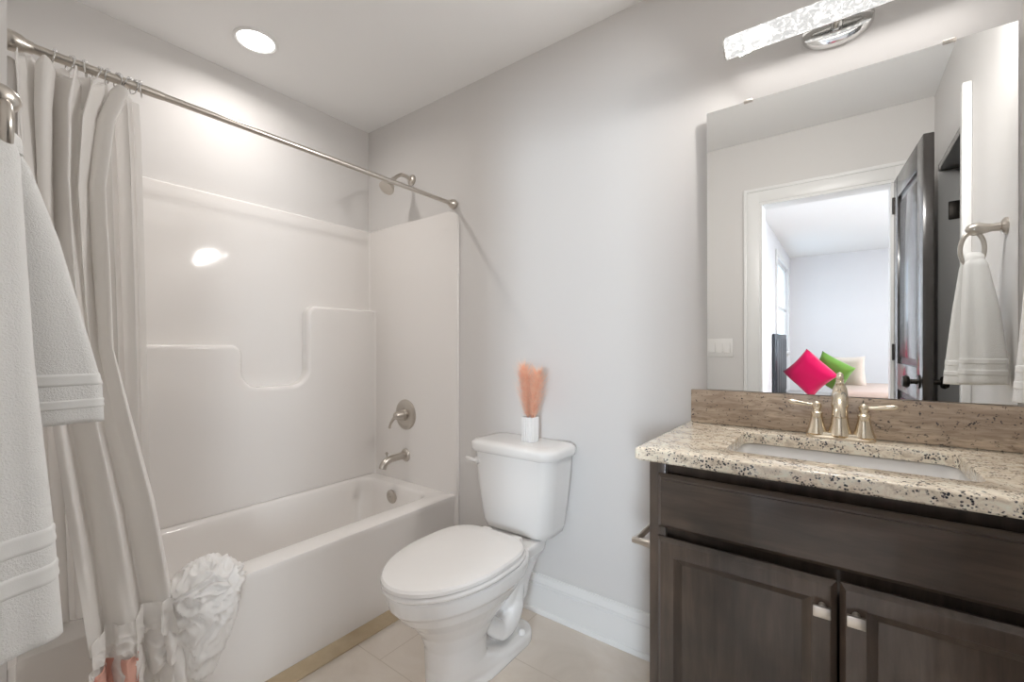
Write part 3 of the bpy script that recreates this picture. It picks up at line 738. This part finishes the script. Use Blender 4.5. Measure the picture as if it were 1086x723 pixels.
# ------------------------------------------------------------------ toilet
TC = 1.205
toi = empty('toilet', (TC, -0.40, 0), 'white two-piece toilet with closed lid between the tub and the vanity', 'toilet')
def egg(yf, yb, hw, z, n_=48, ef=2.0, eb=2.6, wide=0.42):
    """outline: front at yf (more negative), back at yb; widest point a fraction from the back"""
    ym = lerp(yb, yf, wide); out = []
    for k in range(n_):
        a = 2 * PI * k / n_; c_, s_ = math.cos(a), math.sin(a)
        e = ef if c_ >= 0 else eb
        rx = math.copysign(abs(s_) ** (2 / e), s_) * hw
        ry = abs(c_) ** (2 / e)
        y = ym + (yf - ym) * ry if c_ >= 0 else ym + (yb - ym) * ry
        out.append((TC + rx, y, z))
    return out
bm = B()
R_ = [egg(-0.645, -0.16, 0.104, 0.0, eb=3.0), egg(-0.645, -0.16, 0.104, 0.012, eb=3.0), egg(-0.638, -0.17, 0.098, 0.03, eb=3.0), egg(-0.632, -0.33, 0.094, 0.055, eb=2.8), egg(-0.628, -0.41, 0.092, 0.09, eb=2.8), egg(-0.632, -0.41, 0.094, 0.16), egg(-0.65, -0.37, 0.108, 0.21), egg(-0.69, -0.31, 0.136, 0.26),
      egg(-0.733, -0.27, 0.160, 0.30), egg(-0.753, -0.24, 0.170, 0.328), egg(-0.768, -0.225, 0.181, 0.342), egg(-0.772, -0.22, 0.184, 0.36), egg(-0.775, -0.215, 0.185, 0.385), egg(-0.772, -0.218, 0.182, 0.392), egg(-0.76, -0.23, 0.172, 0.394)]
loft(bm, R_)
# deck under the tank
dk = [rrect(TC, -0.235, 0.070, 0.075, 0.04, 0.16, 6), rrect(TC, -0.235, 0.085, 0.082, 0.045, 0.24, 6), rrect(TC, -0.225, 0.108, 0.092, 0.045, 0.315, 6), rrect(TC, -0.215, 0.128, 0.105, 0.045, 0.352, 6), rrect(TC, -0.212, 0.132, 0.110, 0.045, 0.385, 6), rrect(TC, -0.212, 0.128, 0.106, 0.045, 0.393, 6)]
loft(bm, dk)
# trapway swelling on both sides, rear column
def spline(pts, n_=6):
    P_ = [Vector(p) for p in pts]; P_ = [P_[0] * 2 - P_[1]] + P_ + [P_[-1] * 2 - P_[-2]]; out = []
    for k in range(1, len(P_) - 2):
        a, b_, c_, d_ = P_[k - 1:k + 3]
        for q in range(n_):
            t = q / n_
            out.append(0.5 * (2 * b_ + (c_ - a) * t + (2 * a - 5 * b_ + 4 * c_ - d_) * t * t + (3 * b_ - a - 3 * c_ + d_) * t ** 3))
    return out + [P_[-2]]
for s in (-1, 1):
    tube(bm, spline([(TC + s * 0.045, -0.45, 0.21), (TC + s * 0.052, -0.385, 0.145), (TC + s * 0.056, -0.335, 0.105), (TC + s * 0.058, -0.285, 0.115), (TC + s * 0.056, -0.250, 0.165), (TC + s * 0.052, -0.235, 0.24), (TC + s * 0.045, -0.22, 0.32)]), [0.034] * 12 + [0.038] * 13 + [0.034] * 12, 20)
loft(bm, [rrect(TC, -0.33, 0.042, 0.15, 0.03, 0.01, 6), rrect(TC, -0.33, 0.042, 0.13, 0.03, 0.34, 6)])
# foot plate with rounded rear
ft = [rrect(TC, -0.275, 0.100, 0.130, 0.07, 0.0, 8), rrect(TC, -0.275, 0.100, 0.130, 0.07, 0.030, 8), rrect(TC, -0.275, 0.095, 0.125, 0.066, 0.042, 8), rrect(TC, -0.275, 0.075, 0.105, 0.05, 0.048, 8)]
loft(bm, ft)
bowl = obj('bowl', bm, M['porcelain'], toi, angle=180)
md = bowl.modifiers.new('blend', 'REMESH'); md.mode = 'VOXEL'; md.voxel_size = 0.004; md.use_smooth_shade = True
md = bowl.modifiers.new('soften', 'SMOOTH'); md.factor = 0.5; md.iterations = 5
for s in (-1, 1):
    bm = B(); lathe(bm, (TC + s * 0.082, -0.235, 0.046), (0, 0, 1), [(0, 0.013), (0.006, 0.0135), (0.014, 0.011), (0.019, 0.006), (0.02, 0.001)], 16); obj('bolt_cap', bm, M['plastic'], toi)
bm = B()
loft(bm, [egg(-0.782, -0.275, 0.186, 0.396, eb=3.4), egg(-0.788, -0.272, 0.189, 0.401, eb=3.4), egg(-0.788, -0.272, 0.189, 0.410, eb=3.4), egg(-0.782, -0.276, 0.184, 0.415, eb=3.4)])
obj('seat', bm, M['plastic'], toi, angle=60)
bm = B()
loft(bm, [egg(-0.782, -0.285, 0.184, 0.4165, eb=3.4), egg(-0.790, -0.282, 0.189, 0.420, eb=3.4), egg(-0.790, -0.282, 0.189, 0.430, eb=3.4), egg(-0.784, -0.286, 0.184, 0.437, eb=3.4), egg(-0.765, -0.30, 0.170, 0.441, eb=3.4), egg(-0.70, -0.34, 0.125, 0.4445, eb=3.0), egg(-0.60, -0.42, 0.06, 0.446, eb=2.5)])
obj('lid', bm, M['plastic'], toi, angle=30)
for s in (-1, 1):
    bm = B(); add_box(bm, TC + s * 0.075 - 0.022, TC + s * 0.075 + 0.022, -0.283, -0.245, 0.392, 0.425, 0.008, 3); obj('hinge', bm, M['plastic'], toi)
# tank
def tk(hx0, yf, yb, r, z): return rrect(TC, (yf + yb) / 2, hx0, (yb - yf) / 2, r, z, 8)
def bow(ring, amt):
    ymin = min(p[1] for p in ring); hw = max(p[0] for p in ring) - TC
    return [(p[0], p[1] - amt * (1 - ((p[0] - TC) / hw) ** 2) if p[1] < -0.12 else p[1], p[2]) for p in ring]
bm = B()
rings = [bow(tk(0.145, -0.175, -0.03, 0.05, 0.396), .010), bow(tk(0.160, -0.190, -0.022, 0.05, 0.402), .012), bow(tk(0.168, -0.197, -0.018, 0.05, 0.43), .014), bow(tk(0.180, -0.205, -0.014, 0.05, 0.53), .016), bow(tk(0.193, -0.212, -0.012, 0.05, 0.65), .018), bow(tk(0.198, -0.214, -0.012, 0.05, 0.712), .018)]
loft(bm, rings); obj('tank', bm, M['porcelain'], toi, angle=60)
bm = B()
rings = [bow(tk(0.203, -0.219, -0.010, 0.052, 0.712), .020), bow(tk(0.211, -0.227, -0.007, 0.056, 0.716), .020), bow(tk(0.213, -0.229, -0.007, 0.056, 0.728), .020), bow(tk(0.213, -0.229, -0.007, 0.056, 0.742), .020), bow(tk(0.209, -0.225, -0.009, 0.054, 0.750), .020), bow(tk(0.198, -0.214, -0.016, 0.05, 0.756), .018), bow(tk(0.17, -0.19, -0.035, 0.04, 0.7585), .014)]
loft(bm, rings); obj('tank_lid', bm, M['porcelain'], toi, angle=60)
lv = B(); lathe(lv, (TC - 0.16, -0.212, 0.672), (-0.25, -1, 0), [(0, 0.015), (0.006, 0.016), (0.014, 0.014), (0.018, 0.008), (0.0185, 0.001)], 20)
tube(lv, [(TC - 0.162, -0.228, 0.673), (TC - 0.172, -0.236, 0.676), (TC - 0.188, -0.237, 0.679), (TC - 0.204, -0.234, 0.678), (TC - 0.211, -0.231, 0.677)], [0.008, 0.0085, 0.008, 0.0085, 0.005], 14)
obj('flush_lever', lv, M['plastic'], toi)
for s in (-1, 1):
    bm = B(); lathe(bm, (TC + s * 0.12, -0.10, 0.388), (0, 0, 1), [(0, 0.014), (0.012, 0.014), (0.013, 0.001)], 14); obj('tank_bolt', bm, M['rubber'], toi)

# vase with pampas plumes on the tank
VX, VY, VZ = 1.243, -0.115, 0.7588
bm = B(); N_ = 64
def vring(r, z): return [(VX + (r + 0.0012 * math.cos(16 * a)) * (abs(math.cos(a)) ** 6 + abs(math.sin(a)) ** 6) ** (-1 / 6) * math.cos(a), VY + (r + 0.0012 * math.cos(16 * a)) * (abs(math.cos(a)) ** 6 + abs(math.sin(a)) ** 6) ** (-1 / 6) * math.sin(a), z) for a in [2 * PI * k / N_ for k in range(N_)]]
loft(bm, [vring(0.025, VZ), vring(0.027, VZ + 0.003), vring(0.0275, VZ + 0.05), vring(0.0275, VZ + 0.098), vring(0.0265, VZ + 0.101), vring(0.024, VZ + 0.100), vring(0.023, VZ + 0.05), vring(0.022, VZ + 0.01)])
tag(obj('vase', bm, M['porcelain'], origin=(VX, VY, VZ), angle=40), 'small white ribbed vase standing on the toilet tank lid', 'vase')
def pampas_mat():
    m = mat('peach_pampas', (0.9, 0.52, 0.36), 0.9, sheen=0.3)
    setcol(m, ramp(m, tex_noise(m, coords(m), 60, 3), [(0.3, (0.90, 0.50, 0.33)), (0.7, (0.96, 0.70, 0.53))]))
    return m
M['pampas'] = pampas_mat(); M['stem'] = mat('pampas_stem', (0.55, 0.2, 0.1), 0.8)
def plume(lean, L, seed, label):
    rnd = random.Random(seed)
    t = empty('pampas_plume', (VX + lean * 0.03, VY, VZ + 0.095), label, 'dried flower', 'peach pampas plumes in the vase')
    def ax(q): return Vector((VX + lean * (0.006 + 0.088 * q), VY + 0.004 * lean + (-0.012 if lean > 0 else 0.012) * q, VZ + 0.03 + (0.085 + L) * q))
    bm = B(); tube(bm, [ax(q / 8) for q in range(8)], [0.0018] * 6 + [0.0014, 0.001], 8); obj('stem', bm, M['stem'], t)
    bm = B()
    for k in range(1250):
        q = 0.24 + 0.76 * rnd.random(); p = ax(q)
        fill = math.sin(PI * min(1, max(0.02, (q - 0.20) / 0.86))) ** 0.7
        a = rnd.random() * 2 * PI
        out = Vector((math.cos(a), math.sin(a), 0)); ln = (0.030 + 0.045 * rnd.random() ** 1.5) * (0.40 + 0.65 * fill)
        sp_ = 0.55 + 0.65 * rnd.random()
        p1 = p + (out * sp_ * 0.75 + Vector((0, 0, 0.55))) * ln * 0.55; p2 = p + (out * sp_ + Vector((0, 0, 0.85 + 0.3 * rnd.random()))) * ln
        side = out.cross(Vector((0, 0, 1))) * 0.0008
        v = [bm.verts.new(x) for x in (p - side, p + side, p1 + side, p1 - side)]; tip = bm.verts.new(p2)
        bm.faces.new(v); bm.faces.new((v[3], v[2], tip))
    obj('plume', bm, M['pampas'], t, smooth=False)
plume(-0.42, 0.185, 3, 'taller peach pampas plume leaning left in the white vase')
plume(0.50, 0.165, 8, 'shorter peach pampas plume leaning right in the white vase')

# ------------------------------------------------------------------ vanity
CX0, CX1 = 1.872, 2.656; CF = -0.483; ZC = 0.856
van = empty('vanity_cabinet', (2.264, -0.25, 0), 'dark-stained vanity cabinet under the granite countertop', 'cabinet')
bm = B()
add_box(bm, CX0, CX0 + 0.018, CF, -0.003, 0.0, ZC); add_box(bm, CX1 - 0.018, CX1, CF, -0.003, 0.0, ZC)
add_box(bm, CX0 + 0.018, CX1 - 0.018, CF + 0.06, -0.003, 0.10, 0.118); add_box(bm, CX0 + 0.018, CX1 - 0.018, -0.012, -0.003, 0.0, ZC)
add_box(bm, CX0 + 0.018, CX1 - 0.018, CF + 0.055, CF + 0.07, 0.0, 0.10)
obj('carcass', bm, M['wood_v'], van, smooth=False)
bm = B()
add_box(bm, CX0, CX0 + 0.04, CF - 0.003, CF + 0.016, 0.10, ZC, 0.0015); add_box(bm, CX1 - 0.04, CX1, CF - 0.003, CF + 0.016, 0.10, ZC, 0.0015)
add_box(bm, CX0 + 0.04, CX1 - 0.04, CF - 0.002, CF + 0.016, 0.10, 0.14, 0.0015)
for z0, z1 in ((0.62, 0.73), (0.78, ZC)): add_box(bm, CX0 + 0.018, CX1 - 0.018, CF + 0.034, CF + 0.05, z0, z1)
obj('face_frame', bm, M['wood_v'], van)
FY = CF - 0.021   # front of doors and drawer
def rect_ring(x0, x1, z0, z1, y): return [(x0, y, z0), (x1, y, z0), (x1, y, z1), (x0, y, z1)]
def fronted(bm, x0, x1, z0, z1, steps):
    """steps: list of (inset, y) from the back outward to the middle"""
    loft(bm, [rect_ring(x0 + i, x1 - i, z0 + i, z1 - i, y) for i, y in steps])
DX0, DX1 = 1.896, 2.632; DM = 2.264
bm = B(); fronted(bm, DX0, DX1, 0.690, 0.826, [(0, CF - 0.003), (0, FY + 0.013), (0.009, FY + 0.005), (0.013, FY + 0.0045), (0.0137, FY + 0.0005), (0.016, FY)])
obj('drawer_front', bm, M['wood_h'], van, angle=20)
for k, (x0, x1) in enumerate(((DX0, DM - 0.0025), (DM + 0.0025, DX1))):
    bm = B(); fronted(bm, x0, x1, 0.125, 0.667, [(0, CF - 0.003), (0, FY + 0.011), (0.0095, FY + 0.0008), (0.012, FY), (0.042, FY), (0.043, FY + 0.0015), (0.059, FY + 0.0125), (0.061, FY + 0.013), (0.064, FY + 0.0125)])
    d = obj('door', bm, M['wood_v'], van, angle=20)
    kx = (x1 - 0.024) if k == 0 else (x0 + 0.026); kz = 0.610 if k == 0 else 0.609
    bm = B(); lathe(bm, (kx, FY + 0.001, kz + 0.004), (0, -1, 0), [(0, 0.007), (0.003, 0.0065), (0.005, 0.005), (0.016, 0.005), (0.018, 0.008)], 16)
    add_box(bm, kx - 0.0150, kx + 0.0150, FY - 0.025, FY - 0.016, kz - 0.0112, kz + 0.0112, 0.0018, 2)
    tag(obj('knob', bm, mat('satin_nickel_knob', (0.72, 0.68, 0.62), 0.3, 1.0), d), 'rectangular satin nickel knob')

# countertop with sink cut-out and backsplash
SX, SY, SHX, SHY = 2.263, -0.262, 0.229, 0.148
ctr = empty('countertop', (2.25, -0.26, ZC), 'speckled cream granite countertop with backsplash and undermount sink opening', 'countertop')
KX0, KX1, KY0 = 1.843, 2.659, -0.515; ZT = 0.888
bm = B()
def cr(i, z, ri=0.006): return rrect((KX0 + KX1) / 2, (KY0 - 0.002) / 2, (KX1 - KX0) / 2 - i, (-0.002 - KY0) / 2 - i, ri, z, 6)
def sr(o_, z): return rrect(SX, SY, SHX + o_, SHY + o_, 0.035 + o_, z, 6)
loft(bm, [sr(0.0, ZC), cr(0.004, ZC), cr(0.0, ZC + 0.004), cr(0.0, ZT - 0.006), cr(0.002, ZT - 0.002), cr(0.006, ZT), sr(0.004, ZT), sr(0.001, ZT - 0.0015), sr(0.0, ZT - 0.005), sr(0.0, ZC)], False, False)
bmesh.ops.remove_doubles(bm, verts=bm.verts[:], dist=1e-5)
obj('slab', bm, M['granite'], ctr, angle=40)
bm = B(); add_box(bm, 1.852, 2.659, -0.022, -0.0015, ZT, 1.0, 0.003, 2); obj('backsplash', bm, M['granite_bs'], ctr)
# sink basin
sk = empty('sink', (SX, SY, 0.70), 'white rectangular undermount sink set in the granite countertop', 'sink')
bm = B()
loft(bm, [sr(0.022, ZC - 0.002), sr(0.022, ZC - 0.012), sr(0.012, ZC - 0.016), sr(0.0, ZC - 0.13), rrect(SX, SY, 0.17, 0.10, 0.05, ZC - 0.158, 6), rrect(SX, SY, 0.16, 0.09, 0.05, ZC - 0.150, 6), sr(-0.035, ZC - 0.143), sr(-0.016, ZC - 0.125), sr(-0.006, ZC - 0.05), sr(0.003, ZC - 0.004), sr(0.006, ZC - 0.002)], False, False)
t_ = sr(0.022, ZC - 0.002)
bmesh.ops.contextual_create(bm, geom=[])
rg = loft(bm, [sr(0.006, ZC - 0.002), sr(0.022, ZC - 0.002)], False, False)
loft(bm, [rrect(SX, SY, 0.16, 0.09, 0.05, ZC - 0.150, 6), rrect(SX, SY, 0.02, 0.02, 0.019, ZC - 0.154, 6)], False, True)
bmesh.ops.remove_doubles(bm, verts=bm.verts[:], dist=1e-5)
obj('basin', bm, M['porcelain'], sk, angle=50)
bm = B(); lathe(bm, (SX, SY, ZC - 0.1535), (0, 0, 1), [(0, 0.022), (0.003, 0.022), (0.004, 0.016), (0.003, 0.001)], 24); obj('drain', bm, M['nickel'], sk)

# faucet
FXC, FYC = 2.265, -0.072
fau = empty('faucet', (FXC, FYC, ZT), 'champagne nickel two-handle faucet behind the sink', 'faucet')
bm = B()
def fp(g, z): return rrect(FXC, FYC, 0.079 + g, 0.027 + g, 0.026 + g, z, 8)
loft(bm, [fp(0, ZT), fp(0.0, ZT + 0.006), fp(-0.004, ZT + 0.010), fp(-0.006, ZT + 0.016), fp(-0.012, ZT + 0.019)]); obj('base', bm, M['champ'], fau, angle=35)
for s in (-1, 1):
    hx_ = FXC + s * 0.053
    hd = B(); lathe(hd, (hx_, FYC, ZT + 0.012), (0, 0, 1), [(0, 0.027), (0.005, 0.025), (0.016, 0.0205), (0.036, 0.016), (0.052, 0.0132), (0.055, 0.0150), (0.058, 0.0150), (0.0605, 0.012), (0.064, 0.0088), (0.067, 0.0085), (0.071, 0.0105), (0.077, 0.0122), (0.083, 0.0108), (0.088, 0.006), (0.091, 0.001)], 28)
    h_ = obj('handle', hd, M['champ'], fau, angle=50)
    lv = B(); zz = ZT + 0.090
    tube(lv, [(hx_ + s * 0.006, FYC, zz), (hx_ + s * 0.025, FYC - 0.002, zz + 0.002), (hx_ + s * 0.045, FYC - 0.005, zz + 0.005), (hx_ + s * 0.062, FYC - 0.008, zz + 0.008), (hx_ + s * 0.070, FYC - 0.010, zz + 0.009)], [0.0055, 0.0050, 0.0068, 0.0072, 0.003], 14)
    obj('lever', lv, M['champ'], h_)
bm = B()
lathe(bm, (FXC, FYC, ZT + 0.012), (0, 0, 1), [(0, 0.030), (0.006, 0.027), (0.03, 0.0215), (0.06, 0.0185), (0.075, 0.018), (0.079, 0.0205), (0.085, 0.0205), (0.088, 0.0185), (0.105, 0.0195), (0.120, 0.0175), (0.132, 0.012), (0.138, 0.0085), (0.142, 0.0105), (0.146, 0.0105), (0.149, 0.007)], 32)
obj('column', bm, M['champ'], fau, angle=50)
bm = B(); z_ = ZT + 0.118
tube(bm, [(FXC, FYC, z_ - 0.006), (FXC, FYC - 0.03, z_ + 0.004), (FXC, FYC - 0.06, z_ + 0.002), (FXC, FYC - 0.088, z_ - 0.010), (FXC, FYC - 0.105, z_ - 0.028), (FXC, FYC - 0.110, z_ - 0.045)], [0.0165, 0.0155, 0.0145, 0.0135, 0.0135, 0.0140], 20); obj('spout', bm, M['champ'], fau, angle=50)
bm = B(); lathe(bm, (FXC, FYC, ZT + 0.158), (0, 0, 1), [(0, 0.006), (0.003, 0.0075), (0.006, 0.006), (0.009, 0.008), (0.014, 0.0092), (0.019, 0.007), (0.022, 0.003), (0.0225, 0.001)], 20); obj('lift_knob', bm, M['champ'], fau)

# toilet paper holder on the vanity side
tp = empty('toilet_paper_holder', (CX0, -0.33, 0.60), 'empty nickel toilet paper holder on the left side of the vanity', 'toilet paper holder')
bm = B(); tube(bm, [(1.804, -0.405, 0.60), (1.804, -0.255, 0.60)], 0.0085, 16); obj('roller', bm, M['nickel'], tp)
for y in (-0.405, -0.255):
    bm = B(); lathe(bm, (CX0 - 0.0005, y, 0.60), (-1, 0, 0), [(0, 0.025), (0.004, 0.025), (0.010, 0.020), (0.03, 0.012), (0.055, 0.0095), (0.068, 0.0095), (0.077, 0.008), (0.079, 0.001)], 22); obj('post', bm, M['nickel'], tp)

# ------------------------------------------------------------------ mirror
MX0, MX1, MZ0, MZ1 = 1.903, 2.613, 1.0015, 1.936
mir = empty('mirror', (2.258, -0.006, MZ0), 'large frameless wall mirror resting on the backsplash above the sink', 'mirror')
LEAN = math.radians(0.45)
bm = B(); add_box(bm, MX0, MX1, -0.0145, -0.0095, MZ0, MZ1, 0.0012, 1)
bmesh.ops.rotate(bm, verts=bm.verts[:], cent=(0, -0.012, MZ0), matrix=Matrix.Rotation(LEAN, 3, 'X'))
obj('glass', bm, M['mirror'], mir, smooth=False)
for cx_ in (2.029, 2.492):
    bm = B(); add_box(bm, cx_ - 0.013, cx_ + 0.013, -0.026, -0.001, MZ1 - 0.006, MZ1 + 0.004, 0.002)
    obj('clip', bm, M['nickel'], mir)

# ------------------------------------------------------------------ vanity light
LX0, LX1, LZ, LY, LR = 1.972, 2.558, 2.088, -0.088, 0.031
vl = empty('vanity_light', (2.265, 0, 2.08), 'lit bubble-glass bar light with chrome backplate above the mirror', 'light fixture')
bm = B()
rings = [[(x, LY + LR * r_ * math.cos(a), LZ + LR * r_ * math.sin(a)) for a in [2 * PI * k / 32 for k in range(32)]] for x, r_ in ((LX0 + 0.004, .93), (LX0 + 0.006, 1), (LX1 - 0.006, 1), (LX1 - 0.004, .93))]
loft(bm, rings); obj('diffuser', bm, M['bubble'], vl, angle=40)
for x0, x1 in ((LX0, LX0 + 0.005), (LX1 - 0.005, LX1)):
    bm = B(); lathe(bm, (x0, LY, LZ), (1, 0, 0), [(0, 0.029), (0.0012, 0.0315), (0.005, 0.0315)], 28); obj('end_cap', bm, M['chrome'], vl)
bm = B(); add_box(bm, LX0 + 0.003, LX1 - 0.003, LY + 0.020, LY + 0.034, LZ - 0.020, LZ + 0.020, 0.004); obj('back_channel', bm, M['chrome'], vl)
bm = B()
def oval(g, y): return [(2.258 + (0.086 + g) * math.cos(a), y, 2.080 + (0.052 + g) * math.sin(a)) for a in [2 * PI * k / 48 for k in range(48)]]
loft(bm, [oval(0, -0.0005), oval(0, -0.016), oval(-0.003, -0.022), oval(-0.012, -0.026), oval(-0.03, -0.028)]); obj('backplate', bm, M['chrome'], vl, angle=35)
bm = B(); tube(bm, [(2.258, -0.026, 2.082), (2.258, LY + 0.03, LZ)], 0.016, 20); obj('stem', bm, M['chrome'], vl)

# recessed ceiling light
can = empty('recessed_light', (0.29, -0.77, H), 'lit round recessed light in the ceiling over the tub', 'light fixture')
bm = B(); lathe(bm, (0.29, -0.77, H), (0, 0, -1), [(0.0, 0.084), (0.004, 0.084), (0.007, 0.080), (0.008, 0.075), (0.005, 0.070), (0.003, 0.069), (0.002, 0.02)], 48); obj('trim_ring', bm, M['trim'], can)
bm = B(); lathe(bm, (0.29, -0.77, H - 0.0035), (0, 0, -1), [(0, 0.0685), (0.001, 0.0685), (0.0022, 0.05), (0.0028, 0.001)], 40); obj('lens', bm, M['lens'], can)

# three-rocker switch plate by the entry door
swp = empty('light_switch', (1.615, OY, 1.12), 'white three-rocker switch plate on the wall by the entry door', 'light switch')
bm = B(); add_box(bm, 1.535, 1.695, OY, OY + 0.006, 1.06, 1.18, 0.002); obj('plate', bm, M['plastic'], swp)
for k in range(3):
    x = 1.569 + k * 0.046
    bm = B(); prism(bm, [(1.087, 0.0), (1.153, 0.0), (1.153, 0.003), (1.12, 0.005), (1.087, 0.009)], lambda a, b_, d: (d, OY + 0.006 + b_, a), x - 0.016, x + 0.016); obj('rocker', bm, M['plastic'], swp, smooth=False)
